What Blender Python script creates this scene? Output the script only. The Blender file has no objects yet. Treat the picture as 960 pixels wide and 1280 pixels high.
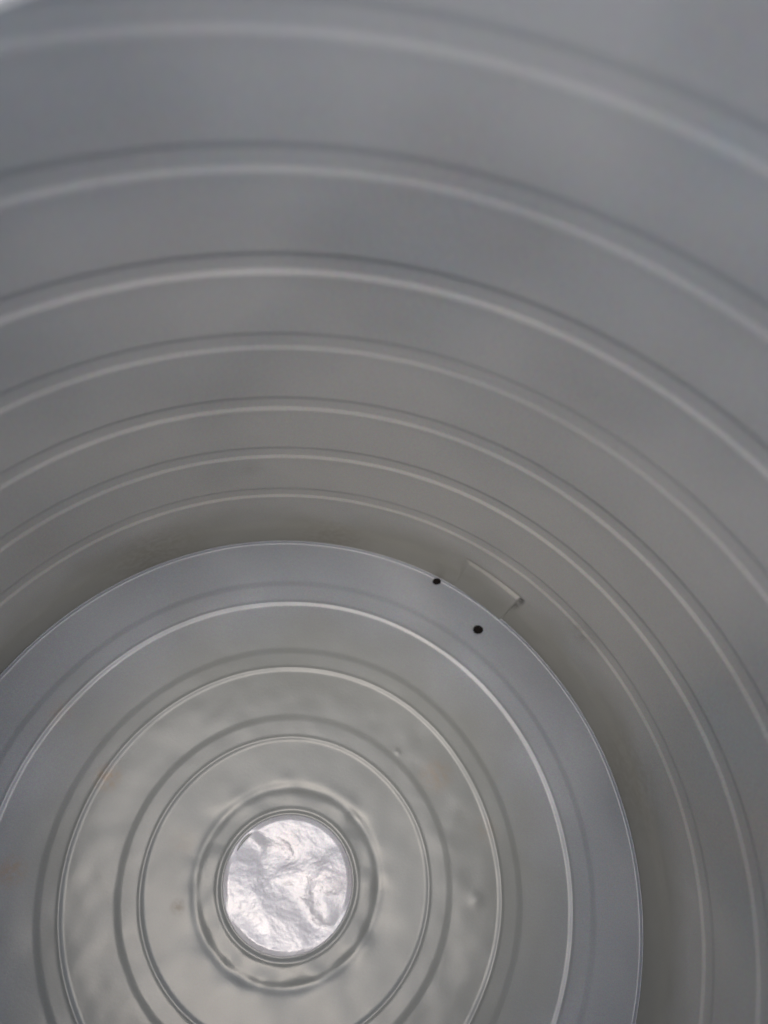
import bpy, math
import numpy as np
from mathutils import Matrix, Vector, noise

S = 0.2                       # radius of the tub in metres
scene = bpy.context.scene
col = scene.collection

# ---------------------------------------------------------------- camera
cam_d = bpy.data.cameras.new("camera")
cam = bpy.data.objects.new("camera", cam_d)
col.objects.link(cam)
Rm = Matrix(((0.9556, -0.2944, -0.0124), (0.2598, 0.8614, -0.4364), (0.1392, 0.4138, 0.8997)))
cam.matrix_world = Matrix.Translation(Vector((-0.0746, -0.0155, 2.3958)) * S) @ Rm.normalized().to_4x4()
cam_d.sensor_fit = 'VERTICAL'
cam_d.sensor_height = 36
cam_d.lens = 1004.25 / 1280 * 36
cam_d.clip_start = 0.005
cam_d.clip_end = 200
cam_d.dof.use_dof = True
cam_d.dof.focus_distance = 2.2 * S
cam_d.dof.aperture_fstop = 4.6
scene.camera = cam

# ---------------------------------------------------------------- light
SUN_EL, SUN_AZ = 76.0, -98.0          # azimuth measured from +X towards +Y
w = bpy.data.worlds.new("World")
scene.world = w
w.use_nodes = True
nt = w.node_tree
bg = nt.nodes["Background"]
sky = nt.nodes.new("ShaderNodeTexSky")
sky.sky_type = 'NISHITA'
sky.sun_disc = False
sky.sun_elevation = math.radians(SUN_EL)
sky.sun_rotation = math.radians(90 - SUN_AZ)
sky.dust_density = 4.0
sky.air_density = 1.0
sky.ozone_density = 1.0
nt.links.new(sky.outputs[0], bg.inputs[0])
bg.inputs[1].default_value = 0.115
sd = bpy.data.lights.new("sun", 'SUN')
sun = bpy.data.objects.new("sun", sd)
col.objects.link(sun)
sd.energy = 0.5
sd.angle = math.radians(48)
sd.color = (1.0, 0.985, 0.955)
e, a = math.radians(SUN_EL), math.radians(SUN_AZ)
d = Vector((math.cos(e) * math.cos(a), math.cos(e) * math.sin(a), math.sin(e)))
sun.rotation_euler = d.to_track_quat('Z', 'Y').to_euler()

scene.view_settings.view_transform = 'Standard'
scene.view_settings.look = 'None'
scene.view_settings.gamma = 1
scene.view_settings.exposure = 0.43

# ---------------------------------------------------------------- materials
def nodes(name):
    m = bpy.data.materials.new(name)
    m.use_nodes = True
    n = m.node_tree
    return m, n, n.nodes["Principled BSDF"]

def mix(n, fac, c1, c2, mode='MIX'):
    x = n.nodes.new("ShaderNodeMix")
    x.data_type = 'RGBA'
    x.blend_type = mode
    for sock, v in ((x.inputs[0], fac), (x.inputs[6], c1), (x.inputs[7], c2)):
        if isinstance(v, bpy.types.NodeSocket): n.links.new(v, sock)
        elif isinstance(v, (int, float)): sock.default_value = v
        else: sock.default_value = (*v, 1)
    return x.outputs[2]

def noise_tex(n, vec, scale, detail=3, rough=0.5):
    t = n.nodes.new("ShaderNodeTexNoise")
    t.inputs["Scale"].default_value = scale
    t.inputs["Detail"].default_value = detail
    t.inputs["Roughness"].default_value = rough
    n.links.new(vec, t.inputs["Vector"])
    return t

def ramp(n, v, lo, hi, a=0.0, b=1.0):
    r = n.nodes.new("ShaderNodeMapRange")
    r.inputs[1].default_value = lo; r.inputs[2].default_value = hi
    r.inputs[3].default_value = a; r.inputs[4].default_value = b
    n.links.new(v, r.inputs[0])
    return r.outputs[0]

def dist_mask(n, vec, pos, r0, r1):
    v = n.nodes.new("ShaderNodeVectorMath"); v.operation = 'DISTANCE'
    n.links.new(vec, v.inputs[0]); v.inputs[1].default_value = pos
    return ramp(n, v.outputs["Value"], r0, r1, 1.0, 0.0)

def shell(name, base, rough, stains_and_shade=(), bump=0.15, metallic=0.0, coat=0.0, light_tint=None):
    m, n, b = nodes(name)
    tc = n.nodes.new("ShaderNodeTexCoord")
    O = tc.outputs["Object"]
    # blotchy colour drift of old galvanised / weathered sheet
    n1 = noise_tex(n, O, 22, 3)
    n2 = noise_tex(n, O, 14, 2)
    n3 = noise_tex(n, O, 900, 2, 0.7)
    c = mix(n, ramp(n, n1.outputs[0], 0.35, 0.65), [x * k for x, k in zip(base, (1.09, .995, .945))],
            [x * k for x, k in zip(base, (.92, 1.0, 1.06))])
    c = mix(n, ramp(n, n2.outputs[0], 0.35, 0.65, 0, 0.9), c, [x * 0.9 for x in base])
    c = mix(n, ramp(n, n3.outputs[0], 0.2, 0.8, 0, 1), c, [x * 0.82 for x in base])
    n5 = noise_tex(n, O, 8, 2)
    c = mix(n, ramp(n, n5.outputs[0], 0.4, 0.62, 0, 0.95), c, [base[0] * 1.16, base[1] * 1.13, base[2] * 1.10])
    n4 = noise_tex(n, O, 1500, 1, 0.5)
    c = mix(n, 0.35, c, mix(n, 1.0, n4.outputs["Color"], (1.0, 1.0, 1.0), 'MULTIPLY'), 'OVERLAY')
    if light_tint: c = light_tint(n, O, c)
    for pos, rad, colr, amt in stains_and_shade:
        nn = noise_tex(n, O, 260, 3)
        mk = dist_mask(n, O, pos, rad * 0.2, rad)
        mu = n.nodes.new("ShaderNodeMath"); mu.operation = 'MULTIPLY'
        n.links.new(mk, mu.inputs[0]); n.links.new(ramp(n, nn.outputs[0], 0.3, 0.6, 0, amt), mu.inputs[1])
        c = mix(n, mu.outputs[0], c, colr)
    n.links.new(c, b.inputs["Base Color"])
    nr = noise_tex(n, O, 40, 4)
    n.links.new(ramp(n, nr.outputs[0], 0.3, 0.7, rough - 0.05, rough + 0.06), b.inputs["Roughness"])
    b.inputs["Metallic"].default_value = metallic
    b.inputs["Coat Weight"].default_value = coat
    b.inputs["Coat Roughness"].default_value = 0.18
    bp = n.nodes.new("ShaderNodeBump")
    bp.inputs["Strength"].default_value = bump
    bp.inputs["Distance"].default_value = 0.0004
    nb = noise_tex(n, O, 620, 3, 0.6)
    n.links.new(nb.outputs[0], bp.inputs["Height"])
    n.links.new(bp.outputs[0], b.inputs["Normal"])
    return m

def base_sheen_tint(n, O, c):
    # beige tint on the middle of the base, leaving painted sky sheen outside
    v = n.nodes.new("ShaderNodeVectorMath"); v.operation = 'LENGTH'; n.links.new(O, v.inputs[0])
    nn = noise_tex(n, O, 16, 4)
    ad = n.nodes.new("ShaderNodeMath"); ad.operation = 'MULTIPLY_ADD'
    n.links.new(nn.outputs[0], ad.inputs[0]); ad.inputs[1].default_value = 0.5 * S
    n.links.new(v.outputs["Value"], ad.inputs[2])
    return mix(n, ramp(n, ad.outputs[0], 0.85 * S, 1.1 * S, 0.75, 0.0), c, (0.240, 0.252, 0.230))
def wall_foot_shade(n, O, c):
    # brownish shade painted low on the wall, where it meets the base
    sp = n.nodes.new("ShaderNodeSeparateXYZ"); n.links.new(O, sp.inputs[0])
    nn = noise_tex(n, O, 20, 4)
    ad = n.nodes.new("ShaderNodeMath"); ad.operation = 'MULTIPLY_ADD'
    n.links.new(nn.outputs[0], ad.inputs[0]); ad.inputs[1].default_value = 0.35 * S
    n.links.new(sp.outputs[2], ad.inputs[2])
    return mix(n, ramp(n, ad.outputs[0], 0.30 * S, 0.46 * S, 0.75, 0.0), c, (0.355, 0.35, 0.295))
rust = (0.32, 0.18, 0.06)
dk = (0.10, 0.075, 0.04)
mat_wall = shell("wall_sheet", (0.525, 0.530, 0.510), 0.45, metallic=0.0, light_tint=wall_foot_shade, stains_and_shade=[
    ((0.4215 * S, 0.9040 * S, z * S), r * S, (0.06, 0.055, 0.045), q)  # dark spots paint the gap shadow along the patch's edge
    for z, r, q in ((0.206, 0.013, 0.8), (0.197, 0.016, 0.8), (0.186, 0.016, 0.8), (0.172, 0.017, 0.7), (0.156, 0.017, 0.6), (0.140, 0.018, 0.5), (0.124, 0.018, 0.35), (0.105, 0.018, 0.2))] + [
    ((math.cos(a) * S, math.sin(a) * S, z * S), r * S, (0.25, 0.22, 0.16), q)
    for a, z, r, q in ((1.75, 0.05, 0.16, 0.5), (2.3, 0.08, 0.2, 0.5), (0.55, 0.1, 0.2, 0.35), (0.95, 0.32, 0.07, 0.3), (2.0, 0.5, 0.05, 0.2))])
mat_base = shell("base_sheet", (0.272, 0.300, 0.338), 0.38, metallic=0.08, coat=0.6, light_tint=base_sheen_tint, stains_and_shade=[  # bluish base colour carries the sky's reflection
    ((-0.558 * S, 0.122 * S, 0), 0.045 * S, rust, 0.5),
    ((-0.260 * S, -0.129 * S, 0), 0.024 * S, dk, 0.75),
    ((0.324 * S, 0.382 * S, 0), 0.06 * S, rust, 0.30),
    ((-0.70 * S, -0.16 * S, 0), 0.05 * S, rust, 0.40),
    ((-0.30 * S, 0.02 * S, 0), 0.05 * S, rust, 0.12),
    ((0.50 * S, 0.28 * S, 0), 0.05 * S, rust, 0.12),
    ((-0.75 * S, 0.25 * S, 0), 0.05 * S, rust, 0.20)])
mat_disc = shell("glossy_film", (0.70, 0.715, 0.77), 0.30, bump=0.3, metallic=0.15, coat=0.3)
m, n, b = nodes("black_grit")
b.inputs["Base Color"].default_value = (0.012, 0.010, 0.009, 1); b.inputs["Roughness"].default_value = 0.95; b.inputs["Specular IOR Level"].default_value = 0.1
mat_black = m
m, n, b = nodes("concrete")
tc = n.nodes.new("ShaderNodeTexCoord")
t = noise_tex(n, tc.outputs["Object"], 9, 6)
n.links.new(mix(n, t.outputs[0], (0.5, 0.49, 0.46), (0.66, 0.65, 0.62)), b.inputs["Base Color"])
b.inputs["Roughness"].default_value = 0.9
mat_ground = m

# ---------------------------------------------------------------- mesh helpers
def smoothstep(x, a, b):
    t = np.clip((x - a) / (b - a), 0, 1)
    return t * t * (3 - 2 * t)

def grid_mesh(name, P, mat, parent, closed=True, keep=None):
    """P: (rows, cols, 3) array; columns wrap round when closed."""
    nr, nc, _ = P.shape
    idx = np.arange(nr * nc).reshape(nr, nc)
    if closed: j = np.concatenate([idx, idx[:, :1]], 1)
    else: j = idx
    q = np.stack([j[:-1, :-1], j[:-1, 1:], j[1:, 1:], j[1:, :-1]], -1).reshape(-1, 4)
    if keep is not None: q = q[keep.reshape(-1)]
    me = bpy.data.meshes.new(name)
    me.vertices.add(nr * nc); me.vertices.foreach_set("co", (P.reshape(-1, 3) * S).ravel())
    me.loops.add(q.size); me.loops.foreach_set("vertex_index", q.ravel().astype(np.int32))
    me.polygons.add(len(q)); me.polygons.foreach_set("loop_start", (np.arange(len(q)) * 4).astype(np.int32))
    me.update(calc_edges=True); me.validate()
    me.polygons.foreach_set("use_smooth", [True] * len(me.polygons)); me.update()
    me.materials.append(mat)
    o = bpy.data.objects.new(name, me)
    col.objects.link(o)
    if parent: o.parent = parent
    return o

def gauss(x, c, s): return np.exp(-((x - c) / s) ** 2)

rng = np.random.RandomState(5)
def wobble(th, k0, k1, amp, seed):
    r = np.random.RandomState(seed); out = np.zeros_like(th)
    for k in range(k0, k1 + 1):
        out += r.randn() * np.cos(k * th + r.rand() * 6.283) / (k ** 0.8)
    return out * amp

# ---------------------------------------------------------------- setting
me = bpy.data.meshes.new("ground")
G = 30.0
me.from_pydata([(-G, -G, -0.0115), (G, -G, -0.0115), (G, G, -0.0115), (-G, G, -0.0115)], [], [(0, 1, 2, 3)])
me.materials.append(mat_ground)
ground = bpy.data.objects.new("ground", me); col.objects.link(ground)
ground["kind"] = "structure"

# ---------------------------------------------------------------- the tub
tub = bpy.data.objects.new("ribbed_tub", None); col.objects.link(tub)
tub["label"] = "large pale grey round tub with ribbed wall and ringed base, seen from above"
tub["category"] = "tub"

TOP = 2.12
RIBS = [0.328, 0.562, 0.794, 1.029, 1.255, 1.484, 1.708, 1.934]
NT = 720
th = np.linspace(0, 2 * np.pi, NT, endpoint=False)
zs = [0.0]
zz = np.concatenate([np.arange(-0.03, TOP, 0.02)] + [np.arange(z - .02, z + .09, 0.0025) for z in RIBS])
zz = np.unique(np.round(zz, 4))
ZZ, TT = np.meshgrid(zz, th, indexing='ij')
RR = np.ones_like(ZZ)
for i, zr in enumerate(RIBS):
    wv = wobble(th, 2, 7, 0.0012, 40 + i)[None, :]
    lo = zr - 0.009 + wv; hi = zr + 0.056 + wv * 0.6
    dep = (0.0031 - 0.0003 * (zr > 1.4) - 0.0010 * (zr > 1.6)) * (1 + 0.18 * wobble(th, 1, 9, 1.0, 90 + i)[None, :])
    RR += dep * (smoothstep(ZZ, lo + 0.001, lo + 0.017) - smoothstep(ZZ, hi - 0.022, hi))
    RR -= 0.0004 * gauss(ZZ, lo - 0.004, 0.009)
RR += 0.0012 * np.sin(3 * TT + 1.2 * ZZ) + 0.0008 * np.sin(7 * TT - 3 * ZZ)
# soft step low on the wall
RR -= 0.004 * (1 - smoothstep(ZZ, 0.10, 0.16))
P = np.stack([RR * np.cos(TT), RR * np.sin(TT), ZZ], -1)
# hand hole close to the rim
HA, HZ = math.radians(150.0), 1.842
cz = 0.5 * (ZZ[:-1] + ZZ[1:]); ct = TT[:-1] + math.pi / NT
keep = (np.abs((ct - HA) / 0.454) ** 3 + np.abs((cz - HZ) / 0.11) ** 3) > 1
wall = grid_mesh("wall", P, mat_wall, tub, keep=keep)
so = wall.modifiers.new("thickness", 'SOLIDIFY'); so.thickness = 0.006 * S * 2; so.offset = 1.0

# rim: rolled bead
k = np.linspace(0, 2 * np.pi, 24, endpoint=False)
KK, T2 = np.meshgrid(np.append(k, 2 * np.pi), th, indexing='ij')
rr = 1.012 + 0.028 * np.cos(KK); rz = TOP + 0.012 + 0.028 * np.sin(KK)
grid_mesh("rim", np.stack([rr * np.cos(T2), rr * np.sin(T2), rz], -1), mat_wall, tub)

# patch low on the wall
pa = np.radians(np.linspace(65.3, 76.6, 60)); pz = np.linspace(-0.005, 0.218, 50)
PZ, PA = np.meshgrid(pz, pa, indexing='ij')
uu = (PA - pa[0]) / (pa[-1] - pa[0]); vv = (PZ - pz[0]) / (pz[-1] - pz[0])
edge = smoothstep(uu, 0, 0.03) * smoothstep(1 - uu, 0, 0.08) * smoothstep(1 - vv, 0, 0.09)
PR = 0.998 - (0.0040 + 0.0035 * (1 - uu)) * edge
PZs = PZ + 0.012 * (uu - 0.5)
grid_mesh("patch", np.stack([PR * np.cos(PA), PR * np.sin(PA), PZs], -1), mat_wall, wall, closed=False)

# base
rad = np.concatenate([np.arange(0.162, 0.30, 0.0025), np.arange(0.30, 1.0, 0.006)] +
                     [np.arange(q - 0.02, q + 0.1, 0.002) for q in (0.378, 0.5806, 0.786)] + [np.arange(0.985, 1.004, 0.001)])
rad = np.unique(np.round(rad[rad < 1.0035], 4))
R2, T2 = np.meshgrid(rad, th, indexing='ij')
Z2 = np.zeros_like(R2)
for i, (ri, ro) in enumerate(((0.378, 0.442), (0.5806, 0.640), (0.786, 0.854))):
    wv = wobble(th, 2, 9, 0.0012, 7 + i)[None, :]
    a0 = ri + wv
    amp = 0.0023 * (1 + 0.25 * wobble(th, 1, 5, 1.0, 70 + i)[None, :])
    Z2 += amp * smoothstep(R2, a0 - 0.008, a0 + 0.008)
    Z2 -= amp * smoothstep(R2, ro - 0.013 + wv, ro + 0.011 + wv)
    Z2 += 0.0015 * gauss(R2, a0 + 0.006, 0.0055)
# turned-up edge that meets the wall
Z2 += 0.0060 * gauss(R2, 0.994, 0.0045)
# centre: groove, thin bead, lumpy collar, outer groove
Z2 += -0.0030 * gauss(R2, 0.246, 0.013)
Z2 += 0.0019 * gauss(R2, 0.188, 0.006) - 0.0025 * gauss(R2, 0.176, 0.005)
X2, Y2 = R2 * np.cos(T2), R2 * np.sin(T2)
def nfield(X, Y, sc, seed, octv=3):
    out = np.empty(X.size); xf, yf = X.ravel(), Y.ravel()
    for i in range(X.size):
        out[i] = noise.fractal(Vector((xf[i] * sc, yf[i] * sc, seed)), 1.0, 2.0, octv)
    return out.reshape(X.shape)
nf = nfield(X2, Y2, 10.0, 3.3, 2)
nl = nfield(X2, Y2, 3.0, 9.1, 2)
Z2 += nf * (0.0046 * gauss(R2, 0.232, 0.045) + 0.0008 + 0.0010 * gauss(R2, 0.45, 0.1)) + nl * 0.0026
# little pimple and dents
for (x, y, s, h) in ((0.509, 0.097, 0.018, 0.0022), (0.199, 0.415, 0.008, 0.0016)):
    Z2 += h * np.exp(-((X2 - x) ** 2 + (Y2 - y) ** 2) / s ** 2)
base = grid_mesh("base", np.stack([X2, Y2, Z2], -1), mat_base, tub)
so = base.modifiers.new("thickness", 'SOLIDIFY'); so.thickness = 0.02 * S; so.offset = 1.0

# centre disc of crinkled glossy film
rd = np.linspace(0.0005, 0.1775, 115)
R3, T3 = np.meshgrid(rd, np.linspace(0, 2 * np.pi, 360, endpoint=False), indexing='ij')
X3, Y3 = R3 * np.cos(T3), R3 * np.sin(T3)
c1 = nfield(X3, Y3, 9.0, 1.7, 2); c2 = nfield(X3 + .3 * c1 * .1, Y3 * 1.3, 26.0, 5.2, 3)
u3 = (X3 + 0.045) * 0.5 + (Y3 - 0.0) * 0.866 + 0.03 * c1
Z3 = 0.006 + 0.0062 * c1 + 0.0012 * c2 - 0.009 * gauss(u3, 0.0, 0.045)
Z3 *= 1 - smoothstep(R3, 0.158, 0.176)
Z3 -= 0.008 * smoothstep(R3, 0.171, 0.1775)
grid_mesh("centre_disc", np.stack([X3, Y3, Z3 + 0.002], -1), mat_disc, base)

# ---------------------------------------------------------------- specks of grit on the base
def pellet(x, y, z, r, sq, label):
    import bmesh
    bm = bmesh.new()
    bmesh.ops.create_icosphere(bm, subdivisions=3, radius=1)
    for v in bm.verts:
        q = 1 + 0.22 * noise.noise(v.co * 1.7 + Vector((x * 9, y * 9, 0)))
        v.co = Vector((v.co.x * q * sq, v.co.y * q, v.co.z * q * 0.8)) * r * S
    me = bpy.data.meshes.new("grit_pellet"); bm.to_mesh(me); bm.free()
    me.polygons.foreach_set("use_smooth", [True] * len(me.polygons)); me.materials.append(mat_black)
    o = bpy.data.objects.new("grit_pellet", me); col.objects.link(o)
    o.location = (x * S, y * S, (z + r * 0.7) * S); o.rotation_euler = (0, 0, 0.35)
    o["label"] = label; o["category"] = "grit"; o["group"] = "black grit on the tub base"
pellet(0.349, 0.846, 0.001, 0.0132, 1.15, "larger round black grit pellet on the flat base below the wall patch")
pellet(0.185, 0.962, 0.001, 0.0100, 1.35, "smaller oval black grit pellet touching the bright edge where base meets wall")
